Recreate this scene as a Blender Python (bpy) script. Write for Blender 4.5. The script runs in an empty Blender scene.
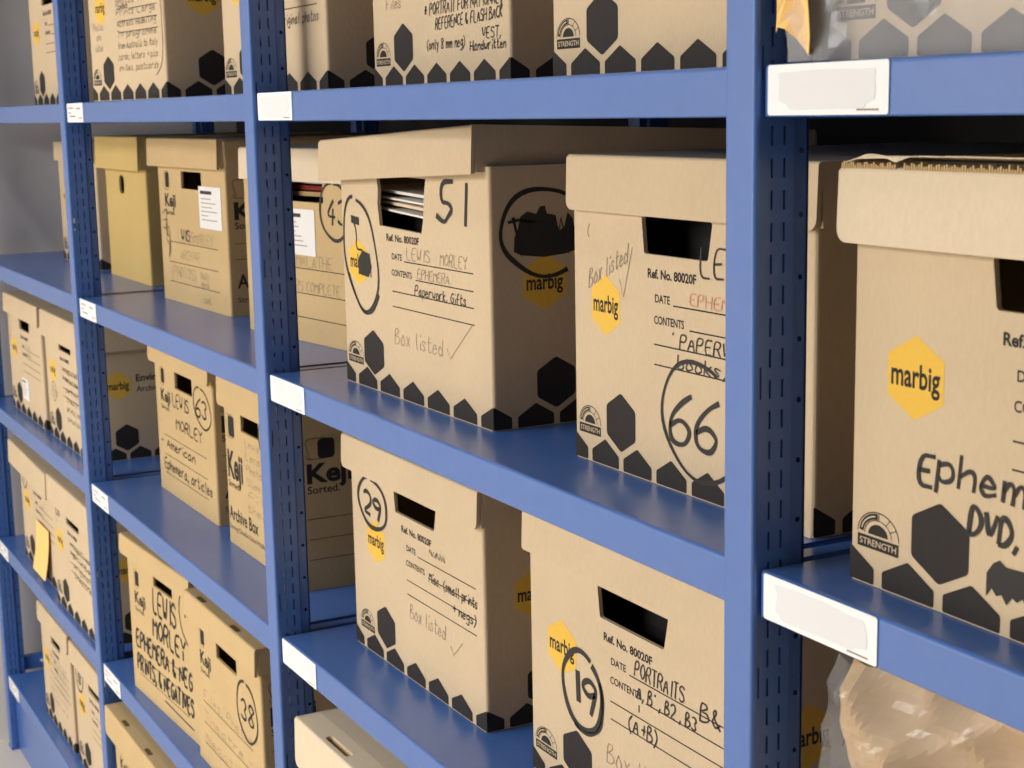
import bpy, bmesh, math, random
from mathutils import Vector, Matrix, noise
from mathutils.geometry import tessellate_polygon
random.seed(7)
scene = bpy.context.scene
COL = scene.collection

# ---------------------------------------------------------------- camera
FLOOR = -1.445                       # metres below the calibration origin
cam_d = bpy.data.cameras.new('camera')
cam = bpy.data.objects.new('camera', cam_d); COL.objects.link(cam)
def cam_axes(yaw, pitch, roll):
    f = Vector((math.sin(yaw)*math.cos(pitch), math.cos(yaw)*math.cos(pitch), math.sin(pitch)))
    r0 = Vector((math.cos(yaw), -math.sin(yaw), 0)); u0 = r0.cross(f)
    return (math.cos(roll)*r0 + math.sin(roll)*u0, -math.sin(roll)*r0 + math.cos(roll)*u0, f)
r_, u_, f_ = cam_axes(math.radians(-61.9419), math.radians(-9.8316), math.radians(-1.1085))
M = Matrix(((r_.x, u_.x, -f_.x), (r_.y, u_.y, -f_.y), (r_.z, u_.z, -f_.z))).to_4x4()
M.translation = Vector((0.8845, -0.6391, 0.09795 - FLOOR))
cam.matrix_world = M
cam_d.sensor_width = 36.0; cam_d.lens = 36.0*1582.364/1024.0
cam_d.clip_start = 0.02; cam_d.clip_end = 60
cam_d.dof.use_dof = True; cam_d.dof.focus_distance = 1.45; cam_d.dof.aperture_fstop = 19
scene.camera = cam

# ---------------------------------------------------------------- light
scene.view_settings.view_transform = 'Standard'
scene.view_settings.look = 'None'
scene.view_settings.gamma = 1.0
scene.view_settings.use_curve_mapping = False
scene.view_settings.exposure = -0.43
world = bpy.data.worlds.new('room_light'); scene.world = world
world.use_nodes = True
bg = world.node_tree.nodes['Background']
bg.inputs[0].default_value = (1.0, 0.98, 0.95, 1); bg.inputs[1].default_value = 0.11
def area(name, loc, sx, sy, power, color=(1, 0.985, 0.955)):
    l = bpy.data.lights.new(name, 'AREA'); l.shape = 'RECTANGLE'; l.size = sx; l.size_y = sy
    l.energy = power; l.color = color
    o = bpy.data.objects.new(name, l); COL.objects.link(o); o.location = loc
    return o
# ceiling tubes above the aisle
for x in (-2.4, -0.9):
    area('aisle_tube_light', (x, -0.75, 2.75), 1.2, 0.12, 5)
for x in (-1.9, -0.8):  # unseen area lights, added far out to light the box fronts broadly
    area('added_front_light', (x, -3.4, 2.75), 1.2, 1.2, 105)
for x in (-1.8, -0.7):
    area('added_front_light', (x, -6.2, 2.75), 1.2, 2.0, 270)

# ---------------------------------------------------------------- materials
def srgb(r, g, b):
    c = [x/255 for x in (r, g, b)]
    return tuple(x/12.92 if x <= .04045 else ((x+.055)/1.055)**2.4 for x in c) + (1,)
MATS = {}
def mat(name, col, rough=.6, spec=.5, metal=0, noise_scale=0, noise_amt=0, bump=0, bump_scale=200, stretch=(1, 1, 1), alpha=1, coat=0):
    m = bpy.data.materials.new(name); m.use_nodes = True
    nt = m.node_tree; b = nt.nodes['Principled BSDF']
    b.inputs['Base Color'].default_value = col
    b.inputs['Roughness'].default_value = rough
    b.inputs['Specular IOR Level'].default_value = spec
    b.inputs['Metallic'].default_value = metal
    b.inputs['Alpha'].default_value = alpha
    b.inputs['Coat Weight'].default_value = coat
    tc = nt.nodes.new('ShaderNodeTexCoord')
    mp = nt.nodes.new('ShaderNodeMapping'); mp.inputs['Scale'].default_value = stretch
    nt.links.new(tc.outputs['Object'], mp.inputs[0])
    if noise_amt:
        n = nt.nodes.new('ShaderNodeTexNoise'); n.inputs['Scale'].default_value = noise_scale
        n.inputs['Detail'].default_value = 5
        nt.links.new(mp.outputs[0], n.inputs['Vector'])
        n2 = nt.nodes.new('ShaderNodeTexNoise'); n2.inputs['Scale'].default_value = noise_scale*.04
        nt.links.new(tc.outputs['Object'], n2.inputs['Vector'])
        ad = nt.nodes.new('ShaderNodeMath'); ad.operation = 'ADD'
        nt.links.new(n.outputs[0], ad.inputs[0]); nt.links.new(n2.outputs[0], ad.inputs[1])
        mr = nt.nodes.new('ShaderNodeMapRange'); mr.inputs[1].default_value = .6; mr.inputs[2].default_value = 1.4
        mr.inputs[3].default_value = 1-noise_amt; mr.inputs[4].default_value = 1+noise_amt
        nt.links.new(ad.outputs[0], mr.inputs[0])
        vm = nt.nodes.new('ShaderNodeVectorMath'); vm.operation = 'SCALE'
        vm.inputs[0].default_value = col[:3]
        nt.links.new(mr.outputs[0], vm.inputs['Scale'])
        nt.links.new(vm.outputs[0], b.inputs['Base Color'])
    if bump:
        n = nt.nodes.new('ShaderNodeTexNoise'); n.inputs['Scale'].default_value = bump_scale; n.inputs['Detail'].default_value = 3
        nt.links.new(mp.outputs[0], n.inputs['Vector'])
        bp = nt.nodes.new('ShaderNodeBump'); bp.inputs['Strength'].default_value = bump; bp.inputs['Distance'].default_value = .001
        nt.links.new(n.outputs[0], bp.inputs['Height']); nt.links.new(bp.outputs[0], b.inputs['Normal'])
    MATS[name] = m
    return m
mat('blue_steel', srgb(70, 108, 176), .24, .6, noise_scale=60, noise_amt=.05, bump=.12, bump_scale=900)
mat('kraft_grey', srgb(204, 182, 150), .85, .2, noise_scale=260, noise_amt=.06, bump=.25, bump_scale=300, stretch=(1, 1, .5))
mat('kraft_warm', srgb(198, 170, 124), .85, .2, noise_scale=260, noise_amt=.06, bump=.25, bump_scale=300, stretch=(1, 1, .5))
mat('kraft_olive', srgb(205, 176, 112), .85, .2, noise_scale=200, noise_amt=.05, bump=.25, bump_scale=300, stretch=(1, 1, .5))
mat('kraft_pale', srgb(219, 200, 172), .85, .2, noise_scale=260, noise_amt=.05, bump=.25, bump_scale=300, stretch=(1, 1, .5))
mat('black_ink', srgb(50, 46, 44), .75, .2, noise_scale=150, noise_amt=.12)
mat('orange_ink', srgb(228, 183, 76), .75, .2, noise_scale=150, noise_amt=.05)
mat('marker', srgb(52, 48, 46), .7, .3)
mat('pen', srgb(66, 60, 58), .7, .2)
mat('pencil', srgb(150, 134, 114), .7, .2)
mat('red_pencil', srgb(205, 140, 118), .7, .2)
mat('white_label', srgb(240, 240, 240), .45, .4)
mat('label_grey', srgb(226, 226, 227), .5, .3)
mat('label_print', srgb(196, 150, 150), .6, .3)
mat('label_dark', srgb(120, 116, 120), .6, .3)
mat('sticker_paper', srgb(232, 229, 226), .6, .3)
mat('paper_white', srgb(226, 222, 214), .7, .2)
mat('paper_red', srgb(150, 50, 45), .7, .2)
mat('folder_dark', srgb(40, 38, 38), .4, .4)
mat('folder_tan', srgb(180, 150, 105), .7, .2)
mat('sticky_orange', srgb(248, 203, 128), .8, .1)
mat('wall_paint', srgb(240, 233, 226), .9, .2, noise_scale=40, noise_amt=.02)
mat('wall_shade', srgb(70, 68, 68), .9, .2, noise_scale=40, noise_amt=.02)  # rear wall, darkness behind the boxes put into its colour
mat('floor_vinyl', srgb(214, 204, 190), .5, .4, noise_scale=60, noise_amt=.04)
mat('kraft_paper', srgb(204, 170, 122), .75, .25, noise_scale=90, noise_amt=.05)
mat('plastic_film', srgb(225, 225, 228), .14, .6, alpha=.17, bump=.3, bump_scale=60)
mat('slot_shade', srgb(112, 90, 60), .9, .1)  # kraft darkened to stand for the shade inside lid slots
mat('thin_film', srgb(225, 225, 228), .12, .6, alpha=.11, bump=.3, bump_scale=60)

# ---------------------------------------------------------------- helpers
def link_mesh(name, verts, faces, material, parent=None, smooth=False):
    me = bpy.data.meshes.new(name); me.from_pydata([tuple(v) for v in verts], [], faces); me.update()
    if material: me.materials.append(MATS[material])
    if smooth: me.shade_smooth()
    o = bpy.data.objects.new(name, me); COL.objects.link(o)
    if parent: o.parent = parent
    return o
def from_mesh(name, me, parent=None):
    o = bpy.data.objects.new(name, me); COL.objects.link(o)
    if parent: o.parent = parent
    return o
def tag(o, label=None, cat=None, group=None, kind=None):
    if label: o['label'] = label
    if cat: o['category'] = cat
    if group: o['group'] = group
    if kind: o['kind'] = kind
    return o
def empty(name, loc, rz=0):
    o = bpy.data.objects.new(name, None); COL.objects.link(o); o.empty_display_size = .05
    o.location = loc; o.rotation_euler = (0, 0, math.radians(rz))
    return o
class Geo:
    def __init__(s): s.v = []; s.f = []
    def add(s, vs, fs):
        n = len(s.v); s.v += [tuple(v) for v in vs]; s.f += [tuple(i+n for i in f) for f in fs]
    def box(s, x0, x1, y0, y1, z0, z1):
        s.add([(x0,y0,z0),(x1,y0,z0),(x1,y1,z0),(x0,y1,z0),(x0,y0,z1),(x1,y0,z1),(x1,y1,z1),(x0,y1,z1)],
              [(0,3,2,1),(4,5,6,7),(0,1,5,4),(1,2,6,5),(2,3,7,6),(3,0,4,7)])
    def slab(s, outer, hole, fn, t):
        """polygon outline (ccw in u,v) with an optional hole, thickness t; fn(u,v,d) -> xyz, d=0 outside face"""
        loops = [outer] + ([hole] if hole else [])
        flat = [p for l in loops for p in l]
        tris = tessellate_polygon([[Vector((p[0], p[1], 0)) for p in l] for l in loops])
        fr = []
        for t3 in tris:
            a, b, c = (flat[i] for i in t3)
            ar = (b[0]-a[0])*(c[1]-a[1]) - (c[0]-a[0])*(b[1]-a[1])
            fr.append(tuple(t3) if ar > 0 else (t3[0], t3[2], t3[1]))
        n = len(flat)
        vs = [fn(p[0], p[1], 0) for p in flat] + [fn(p[0], p[1], t) for p in flat]
        fs = list(fr) + [tuple(i+n for i in reversed(f)) for f in fr]
        k = 0
        for li, l in enumerate(loops):
            m = len(l)
            for i in range(m):
                a, b = k+i, k+(i+1) % m
                fs.append((a, a+n, b+n, b) if (li == 0) else (b, b+n, a+n, a))
            k += m
        s.add(vs, fs)
    def obj(s, name, material, parent=None, smooth=False):
        return link_mesh(name, s.v, s.f, material, parent, smooth)
    def mesh(s, name, material):
        me = bpy.data.meshes.new(name); me.from_pydata(s.v, [], s.f); me.update()
        me.materials.append(MATS[material]); return me
def rrect(u0, v0, u1, v1, r, n=4, which=(1, 1, 1, 1)):
    """ccw rounded rectangle; which = bl, br, tr, tl corners rounded"""
    out = []
    for (cx, cy, a0, on) in ((u0, v0, 180, which[0]), (u1, v0, 270, which[1]), (u1, v1, 0, which[2]), (u0, v1, 90, which[3])):
        if not on: out.append((cx, cy)); continue
        ox = cx + (r if cx == u0 else -r); oy = cy + (r if cy == v0 else -r)
        for i in range(n+1):
            a = math.radians(a0 + 90*i/n); out.append((ox + r*math.cos(a), oy + r*math.sin(a)))
    return out
def round_poly(pts, r, n=3):
    out = []; m = len(pts)
    for i in range(m):
        p = Vector(pts[i]); a = Vector(pts[i-1]); b = Vector(pts[(i+1) % m])
        da = (a-p); db = (b-p); ra = min(r, da.length*.45); rb = min(r, db.length*.45)
        s = p + da.normalized()*ra; e = p + db.normalized()*rb
        for k in range(n+1):
            t = k/n; q = s*(1-t)**2 + p*2*t*(1-t) + e*t*t; out.append((q.x, q.y))
    return out

# ---------------------------------------------------------------- hand-written stroke letters (baseline y=2, cap height y=8)
GL = {
'A':'02 28 42|14 34','B':'02 08 28 37 26 05|15 35 44 43 22 02','C':'47 28 06 04 22 43','D':'02 08 28 46 44 22 02','E':'48 08 02 42|05 35',
'F':'48 08 02|05 35','G':'47 28 05 13 22 43 45 25','H':'02 08|42 48|05 45','I':'22 28','J':'38 33 22 03','K':'02 08|48 05 42','L':'08 02 42',
'M':'02 08 25 48 42','N':'02 08 42 48','O':'28 06 04 22 44 46 28','P':'02 08 38 47 35 05','Q':'28 06 04 22 44 46 28|33 52','R':'02 08 38 47 35 05|25 42',
'S':'47 28 07 06 35 44 43 22 03','T':'08 48|28 22','U':'08 03 22 43 48','V':'08 22 48','W':'08 12 25 32 48','X':'08 42|02 48','Y':'08 25 48|25 22','Z':'08 48 02 42',
'a':'36 15 03 12 33|36 33 42','b':'08 02 22 33 34 25 04','c':'35 16 04 03 12 33','d':'38 32|34 16 04 03 12 33','e':'04 34 25 16 04 03 12 33',
'f':'38 28 17 12|05 35','g':'36 16 04 13 34|36 31 20 01','h':'08 02|04 26 35 32','i':'15 12|17 18','j':'25 21 10|27 28','k':'08 02|36 04 32','l':'18 13 22',
'm':'06 02|04 16 25 22|24 36 45 42','n':'06 02|04 26 35 32','o':'16 04 03 12 33 34 16','p':'06 00|05 26 35 33 12 03','q':'36 16 04 13 34|36 30',
'r':'06 02|04 16 36','s':'35 16 05 33 12 03','t':'18 13 22 33|06 36','u':'06 03 12 33|36 32','v':'06 12 36','w':'06 12 24 32 46','x':'06 32|02 36',
'y':'06 14 24|36 24 10','z':'06 36 02 32','0':'28 06 04 22 44 46 28','1':'28 22','2':'07 18 38 47 45 02 42','3':'07 28 46 25 43 22 03','4':'38 04 44|36 32',
'5':'48 18 15 35 44 33 22 03','6':'48 27 05 03 12 32 43 44 25 04','7':'08 48 22','8':'28 07 16 34 43 22 03 14 36 47 28','9':'46 25 06 07 28 47 46 32',
',':'13 01','.':'12 13','(':'38 16 14 31','):':'', ')':'08 26 24 01','+':'15 45|37 33','-':'05 35','&':'42 06 18 27 04 13 22 44','*':'17 33|13 37|05 45',
"'":'17 18','~':'04 22 69','/':'02 48','<':'38 15 32','!':'18 14|12 13',':':'13 12|16 15'}
def chaikin(p, n=2):
    for _ in range(n):
        if len(p) < 3: return p
        q = [p[0]]
        for a, b in zip(p, p[1:]):
            q += [(a[0]*.75+b[0]*.25, a[1]*.75+b[1]*.25), (a[0]*.25+b[0]*.75, a[1]*.25+b[1]*.75)]
        p = q + [p[-1]]
    return p
FONTCACHE = {}
def font_mesh(body, bold):
    key = (body, bold)
    if key not in FONTCACHE:
        c = bpy.data.curves.new('t', 'FONT'); c.body = body; c.size = 1; c.offset = bold; c.resolution_u = 3
        o = bpy.data.objects.new('t', c); COL.objects.link(o)
        dg = bpy.context.evaluated_depsgraph_get(); dg.update()
        me = bpy.data.meshes.new_from_object(o.evaluated_get(dg))
        vs = [v.co.to_2d()[:] for v in me.vertices]; fs = [tuple(p.vertices) for p in me.polygons]
        bpy.data.objects.remove(o); bpy.data.curves.remove(c); bpy.data.meshes.remove(me)
        FONTCACHE[key] = (vs, fs)
    return FONTCACHE[key]
class Dec:
    """flat print on a face, in (u, v) metres, gathered by ink"""
    def __init__(s): s.l = {}
    def g(s, layer): return s.l.setdefault(layer, ([], []))
    def poly(s, layer, pts):
        v, f = s.g(layer); n = len(v); v += list(pts)
        m = len(pts)
        if m <= 4: f.append(tuple(range(n, n+m)))
        else:
            for t in tessellate_polygon([[Vector((p[0], p[1], 0)) for p in pts]]):
                a, b, c = (pts[i] for i in t)
                ar = (b[0]-a[0])*(c[1]-a[1]) - (c[0]-a[0])*(b[1]-a[1])
                f.append(tuple(n+i for i in (t if ar > 0 else (t[0], t[2], t[1]))))
    def rect(s, layer, u0, v0, u1, v1): s.poly(layer, [(u0, v0), (u1, v0), (u1, v1), (u0, v1)])
    def ribbon(s, layer, p, w, vary=0):
        if len(p) < 2: return
        v, f = s.g(layer); n = len(v)
        for i, a in enumerate(p):
            b = p[min(i+1, len(p)-1)]; c = p[max(i-1, 0)]
            d = Vector((b[0]-c[0], b[1]-c[1]))
            if d.length < 1e-9: d = Vector((1, 0))
            d.normalize(); k = w*.5*(1+vary*.5*math.sin(i*.55+p[0][0]*900))
            v += [(a[0]-d.y*k, a[1]+d.x*k), (a[0]+d.y*k, a[1]-d.x*k)]
        for i in range(len(p)-1):
            f.append((n+2*i, n+2*i+1, n+2*i+3, n+2*i+2))
    def text(s, layer, body, u, v, h, width=None, bold=0, align=0):
        vs, fs = font_mesh(body, bold)
        if not vs: return
        x0 = min(p[0] for p in vs); x1 = max(p[0] for p in vs)
        sy = h/.72; sx = sy if width is None else width/(x1-x0)
        ox = u - x0*sx - (align*(x1-x0)*sx)
        V, F = s.g(layer); n = len(V)
        V += [(ox+p[0]*sx, v+p[1]*sy) for p in vs]; F += [tuple(i+n for i in q) for q in fs]
    def write(s, layer, body, u, v, h, w=None, width=None, slope=0, slant=.12, jit=.18):
        """pen strokes: u,v baseline start, h cap height"""
        w = (w or h*.1)*(1.18 if layer == 'marker' else 1.12); k = h/6; adv = 0; items = []
        for ch in body:
            if ch == ' ': adv += 3; continue
            strokes = GL.get(ch, '')
            mx = 0
            for st in strokes.split('|'):
                if not st: continue
                p = [(int(q[0]), int(q[1])-2) for q in st.split(' ')]
                mx = max(mx, max(a for a, _ in p))
                items.append([(adv+a+random.uniform(-jit, jit), b+random.uniform(-jit, jit)) for a, b in p])
            adv += mx+1.3
        kx = k if width is None else width/max(adv, 1)
        for p in items:
            p = chaikin([(u+a*kx+b*k*slant, v+b*k+(a*kx)*slope) for a, b in p])
            s.ribbon(layer, p, w, .3)
    def ellipse(s, layer, cu, cv, ru, rv, w, a0=100, sweep=350, wob=.03, tilt=0):
        p = []
        ph = random.random()*6
        if layer == 'marker': w *= 1.3
        for i in range(41):
            a = math.radians(a0+sweep*i/40); k = 1+wob*math.sin(a*2+ph)+wob*.5*math.sin(a*5+ph) - .04*i/40
            x, y = ru*k*math.cos(a), rv*k*math.sin(a)
            p.append((cu+x+y*tilt, cv+y))
        s.ribbon(layer, p, w, .35)
    def scribble(s, layer, u0, v0, u1, v1, n, w):
        p = []
        for i in range(n):
            t = i/(n-1)
            p.append((u0+(u1-u0)*t+random.uniform(-.1, .1)*(u1-u0), v0 if i % 2 else v1+random.uniform(-.25, .1)*(v1-v0)))
        s.ribbon(layer, p, w, .3)
    def build(s, parent, fn, names=None):
        order = ['orange_ink', 'black_ink', 'kraft', 'pencil', 'red_pencil', 'pen', 'marker']
        nm = {'orange_ink': 'logo_hexagon', 'black_ink': 'printed_pattern', 'kraft': 'badge_lettering', 'pencil': 'pencil_writing', 'red_pencil': 'pencil_writing', 'pen': 'pen_writing', 'marker': 'marker_writing'}
        out = []
        for i, k in enumerate(order):
            if k not in s.l: continue
            v, f = s.l[k]
            o = link_mesh((names or nm).get(k, nm[k]), [fn(a, b, .00015+.00005*i) for a, b in v], f, 'kraft_grey' if k == 'kraft' else k, parent)
            if k != 'orange_ink': o['kind'] = 'stuff'
            out.append(o)
        return out

# ---------------------------------------------------------------- setting
XL = -3.062                                    # end wall
def structure(name, x0, x1, y0, y1, z0, z1, m):
    g = Geo(); g.box(x0, x1, y0, y1, z0, z1)
    return tag(g.obj(name, m), kind='structure')
structure('floor', XL-.1, 2.6, -9, .75, -.06, 0, 'floor_vinyl')
structure('wall_left', XL-.1, XL, -9, .75, 0, 3.0, 'wall_paint')
structure('wall_back', XL, 2.6, .68, .75, 0, 3.0, 'wall_shade')

# ---------------------------------------------------------------- racking
HS = [0.1240368, -0.21837376, -0.55820174, -0.90150475, -1.25119858]
HS = [h - FLOOR for h in HS]                   # shelf top heights above the floor
PW = .0348; PD = .0325; PITCH = .0213; SLOT = .0127; RACK_D = .60; POST_H = 2.06
def post_geo():
    """pressed-steel upright: rounded front face, slotted sides, stepped return flange with round holes"""
    g = Geo(); t = .0016
    n = int(POST_H/PITCH)
    # plain front with rounded corners
    r = .0035
    prof = []
    for i in range(5):
        a = math.radians(180+90*i/4); prof.append((r+r*math.cos(a), r+r*math.sin(a)))
    for i in range(5):
        a = math.radians(270+90*i/4); prof.append((PW-r+r*math.cos(a), r+r*math.sin(a)))
    for (x0, y0), (x1, y1) in zip(prof, prof[1:]):
        g.add([(x0, y0, 0), (x1, y1, 0), (x1, y1, POST_H), (x0, y0, POST_H)], [(0, 1, 2, 3)])
    cols = [(r, .0052, 0), (.0052, .0066, 2), (.0066, .0128, 0), (.0128, .0146, 1), (.0146, .0233, 0), (.0233, .0251, 1), (.0251, PD, 0)]
    for side in (0, 1):
        X = PW if side else 0
        for (a, b, kind) in cols:
            if kind == 0: spans = [(0, POST_H)]
            else:
                spans = []; z = 0
                rows = range(n) if kind == 1 else range(3, n, 10)
                for i in rows:
                    s0 = i*PITCH+.004+(0 if side else PITCH*.5); spans.append((z, s0)); z = s0+(SLOT if kind == 1 else .022)
                spans.append((z, POST_H))
            for z0, z1 in spans:
                q = [(X, a, z0), (X, b, z0), (X, b, z1), (X, a, z1)]
                g.add(q, [(0, 1, 2, 3) if side else (3, 2, 1, 0)])
        # step and flange
        s = -1 if side else 1
        X2 = X + s*.003
        q = [(X, PD, 0), (X2, PD+.0025, 0), (X2, PD+.0025, POST_H), (X, PD, POST_H)]
        g.add(q, [(0, 1, 2, 3) if side else (3, 2, 1, 0)])
        y0, y1 = PD+.0025, .047
        step = PITCH*2; z = 0
        while z < POST_H-1e-6:
            z1 = min(z+step, POST_H)
            if side and z1-z > step*.9:
                cy, cz = (y0+y1)/2, (z+z1)/2; rr = .0021
                hole = [(cy+rr*math.cos(a*math.pi/4), cz+rr*math.sin(a*math.pi/4)) for a in range(8)]
                outer = [(y0, z), (y1, z), (y1, z1), (y0, z1)]
                flat = outer+hole
                tr = tessellate_polygon([[Vector((p[0], p[1], 0)) for p in outer], [Vector((p[0], p[1], 0)) for p in hole]])
                fs = []
                for t3 in tr:
                    a, b, c = (flat[i] for i in t3)
                    ar = (b[0]-a[0])*(c[1]-a[1])-(c[0]-a[0])*(b[1]-a[1])
                    fs.append(tuple(t3) if (ar > 0) == bool(side) else (t3[0], t3[2], t3[1]))
                g.add([(X2, p[0], p[1]) for p in flat], fs)
            else:
                q = [(X2, y0, z), (X2, y1, z), (X2, y1, z1), (X2, y0, z1)]
                g.add(q, [(0, 1, 2, 3) if side else (3, 2, 1, 0)])
            z = z1
    g.add([(PW-.003, .0465, 0), (.003, .0465, 0), (.003, .0465, POST_H), (PW-.003, .0465, POST_H)], [(0, 1, 2, 3)])  # back plate, added so the inside looks dark through the holes
    return g
post_mesh = post_geo().mesh('front_post', 'blue_steel')
def sheet(o, t=.0014):
    m = o.modifiers.new('gauge', 'SOLIDIFY'); m.thickness = t; m.offset = -1
gr = Geo()
def frame_brace(z):
    g = Geo(); g.box(.008, .024, .047, RACK_D-.047, z, z+.035); return g
POSTX = [-3.0267, -1.999, -0.998, -0.0025]
frame_labels = ['blue slotted upright frame at the end wall, far left', 'blue slotted upright frame, second from the end wall',
                'blue slotted upright frame between the box numbered 38 and the box numbered 29', 'large blue slotted upright frame nearest the camera, left of the crumpled paper bag']
for i, px in enumerate(POSTX):
    fr = empty('upright_frame', (px, 0, 0)); tag(fr, frame_labels[i], 'rack upright', 'upright frames of the blue racking')
    p = from_mesh('front_post', post_mesh, fr); sheet(p)
    q = from_mesh('rear_post', post_mesh, fr); sheet(q); q.location = (PW, RACK_D, 0); q.rotation_euler = (0, 0, math.pi)
    for z in (.196, HS[2]-.036, HS[1]-.036, HS[0]-.036, 1.88):
        b = frame_brace(z).obj('brace', 'blue_steel', fr)
        if z < .3 and i == 0:
            bo = Geo(); bo.slab([(.004*math.cos(a*math.pi/6), .004*math.sin(a*math.pi/6)) for a in range(12)], None, lambda u, v, d: (.024+.003-d, .09+u, z+.018+v), .003)
            bo.obj('bolt', 'white_label', b)
    f = Geo(); f.box(-.004, PW+.004, -.001, .05, 0, .004); f.obj('foot_plate', 'blue_steel', fr)

LIP = .0340; YF = .0063
def shelf_mesh(L):
    """folded deck: rounded nose, front lip with return, end and back lips; profile swept along x"""
    g = Geo(); r = .003
    prof = [(.585, -LIP), (.585, 0), (YF+r, 0)]
    for i in range(1, 5):
        a = math.radians(90+90*i/4); prof.append((YF+r+r*math.cos(a), -r+r*math.sin(a)))
    prof += [(YF, -LIP+.001), (YF+.001, -LIP), (YF+.016, -LIP), (YF+.016, -LIP+.008)]
    for (y0, z0), (y1, z1) in zip(prof, prof[1:]):
        g.add([(0, y0, z0), (L, y0, z0), (L, y1, z1), (0, y1, z1)], [(3, 2, 1, 0)])
    for x, fl in ((0, 0), (L, 1)):
        q = [(x, YF+.002, -LIP), (x, .585, -LIP), (x, .585, -.0005), (x, YF+.002, -.0005)]
        g.add(q, [(3, 2, 1, 0) if fl == 0 else (0, 1, 2, 3)])
    return g
sh_mesh = {}
def shelf(bay, lev, label, lab='big'):
    x0 = POSTX[bay]+.0372; x1 = (POSTX[bay+1] if bay < 3 else 1.0)-.0006
    L = round(x1-x0, 4)
    if L not in sh_mesh: sh_mesh[L] = shelf_mesh(L).mesh('deck', 'blue_steel')
    e = empty('shelf', (x0, 0, HS[lev])); tag(e, label, 'shelf', 'shelves of the blue racking')
    d = from_mesh('deck', sh_mesh[L], e); sheet(d, .0012)
    off = .0035 if bay == 3 else .0004
    w = .116
    g = Geo(); g.slab(rrect(off, -LIP+.001, off+w, -.0008, .002), None, lambda u, v, dd: (u, YF-.0009+dd, v), .0007)
    lo = g.obj('shelf_label', 'white_label', e); lo['label'] = 'white paper label stuck to the shelf lip'
    if bay >= 2:
        g = Geo(); pts = []
        for i in range(28):
            a = i/28*2*math.pi; k = 1+.06*math.sin(3*a+lev)+.04*math.sin(7*a+bay)
            ca, sa = math.cos(a), math.sin(a); c = abs(ca)**.4*(1 if ca > 0 else -1); s_ = abs(sa)**.4*(1 if sa > 0 else -1)
            pts.append((off+w/2+c*w*.40*k, -LIP/2+s_*LIP*.36*k))
        g.slab(pts, None, lambda u, v, dd: (u, YF-.00115+dd, v), .0002)
        g.obj('blank_patch', 'label_grey', lo)
    dc = Dec()
    if bay < 2:
        for j, (a, b, vv) in enumerate(((.012, .05, -.010), (.07, .1, -.011), (.012, .03, -.018), (.02, .06, -.024), (.085, .108, -.027))):
            dc.rect('red_pencil' if j % 2 == 0 else 'pencil', off+a, vv, off+b, vv+.0022)
    else:
        dc.rect('pencil', off+.088, -LIP+.0035, off+.108, -LIP+.0045)
    dc.build(lo, lambda u, v, o: (u, YF-.0009-o-.0001, v), {'red_pencil': 'label_print', 'pen': 'label_print', 'pencil': 'label_print'})
    return e
shelf(0, 0, 'topmost blue shelf at the far left against the end wall')
shelf(0, 1, 'blue shelf in the far left bay, mostly empty, below the grey wall')
shelf(0, 2, 'blue shelf carrying the box with a small white sticker, far left bay')
shelf(0, 3, 'blue shelf carrying the box with the orange note, far left bay')
shelf(0, 4, 'lowest blue shelf above the kick panel at the bottom left')
shelf(1, 0, 'topmost blue shelf of the second bay, above the olive box')
shelf(1, 1, 'blue shelf carrying the olive box and the box with a white sticker')
shelf(1, 2, 'blue shelf carrying the box numbered 63')
shelf(1, 3, 'blue shelf under the boldly lettered box at the lower left')
shelf(1, 4, 'lowest blue shelf of the second bay, under the plain lidded box')
shelf(2, 0, 'topmost blue shelf of the third bay, above the box numbered 51')
shelf(2, 1, 'blue shelf carrying the boxes numbered 51 and 66')
shelf(2, 2, 'lower middle blue shelf under two numbered boxes, 29 and 19, below the tilted-lid box')
shelf(2, 3, 'blue shelf under the pale lidded box at the bottom of the picture')
shelf(3, 0, 'topmost blue shelf at the right, under the plastic-wrapped box')
shelf(3, 1, 'blue shelf at the right carrying the box marked Ephem')
shelf(3, 2, 'blue shelf at the right under the crumpled paper bag')
for bay in (0, 1):
    x0 = POSTX[bay]+.0372; x1 = POSTX[bay+1]-.0006
    g = Geo(); g.box(x0, x1, YF+.012, YF+.016, 0, HS[4]-LIP+.002)
    k = g.obj('kick_panel', 'blue_steel')
    tag(k, ['blue kick panel under the lowest shelf at the bottom left', 'blue kick panel under the lowest shelf of the second bay'][bay], 'kick panel', 'kick panels of the blue racking')

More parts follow.
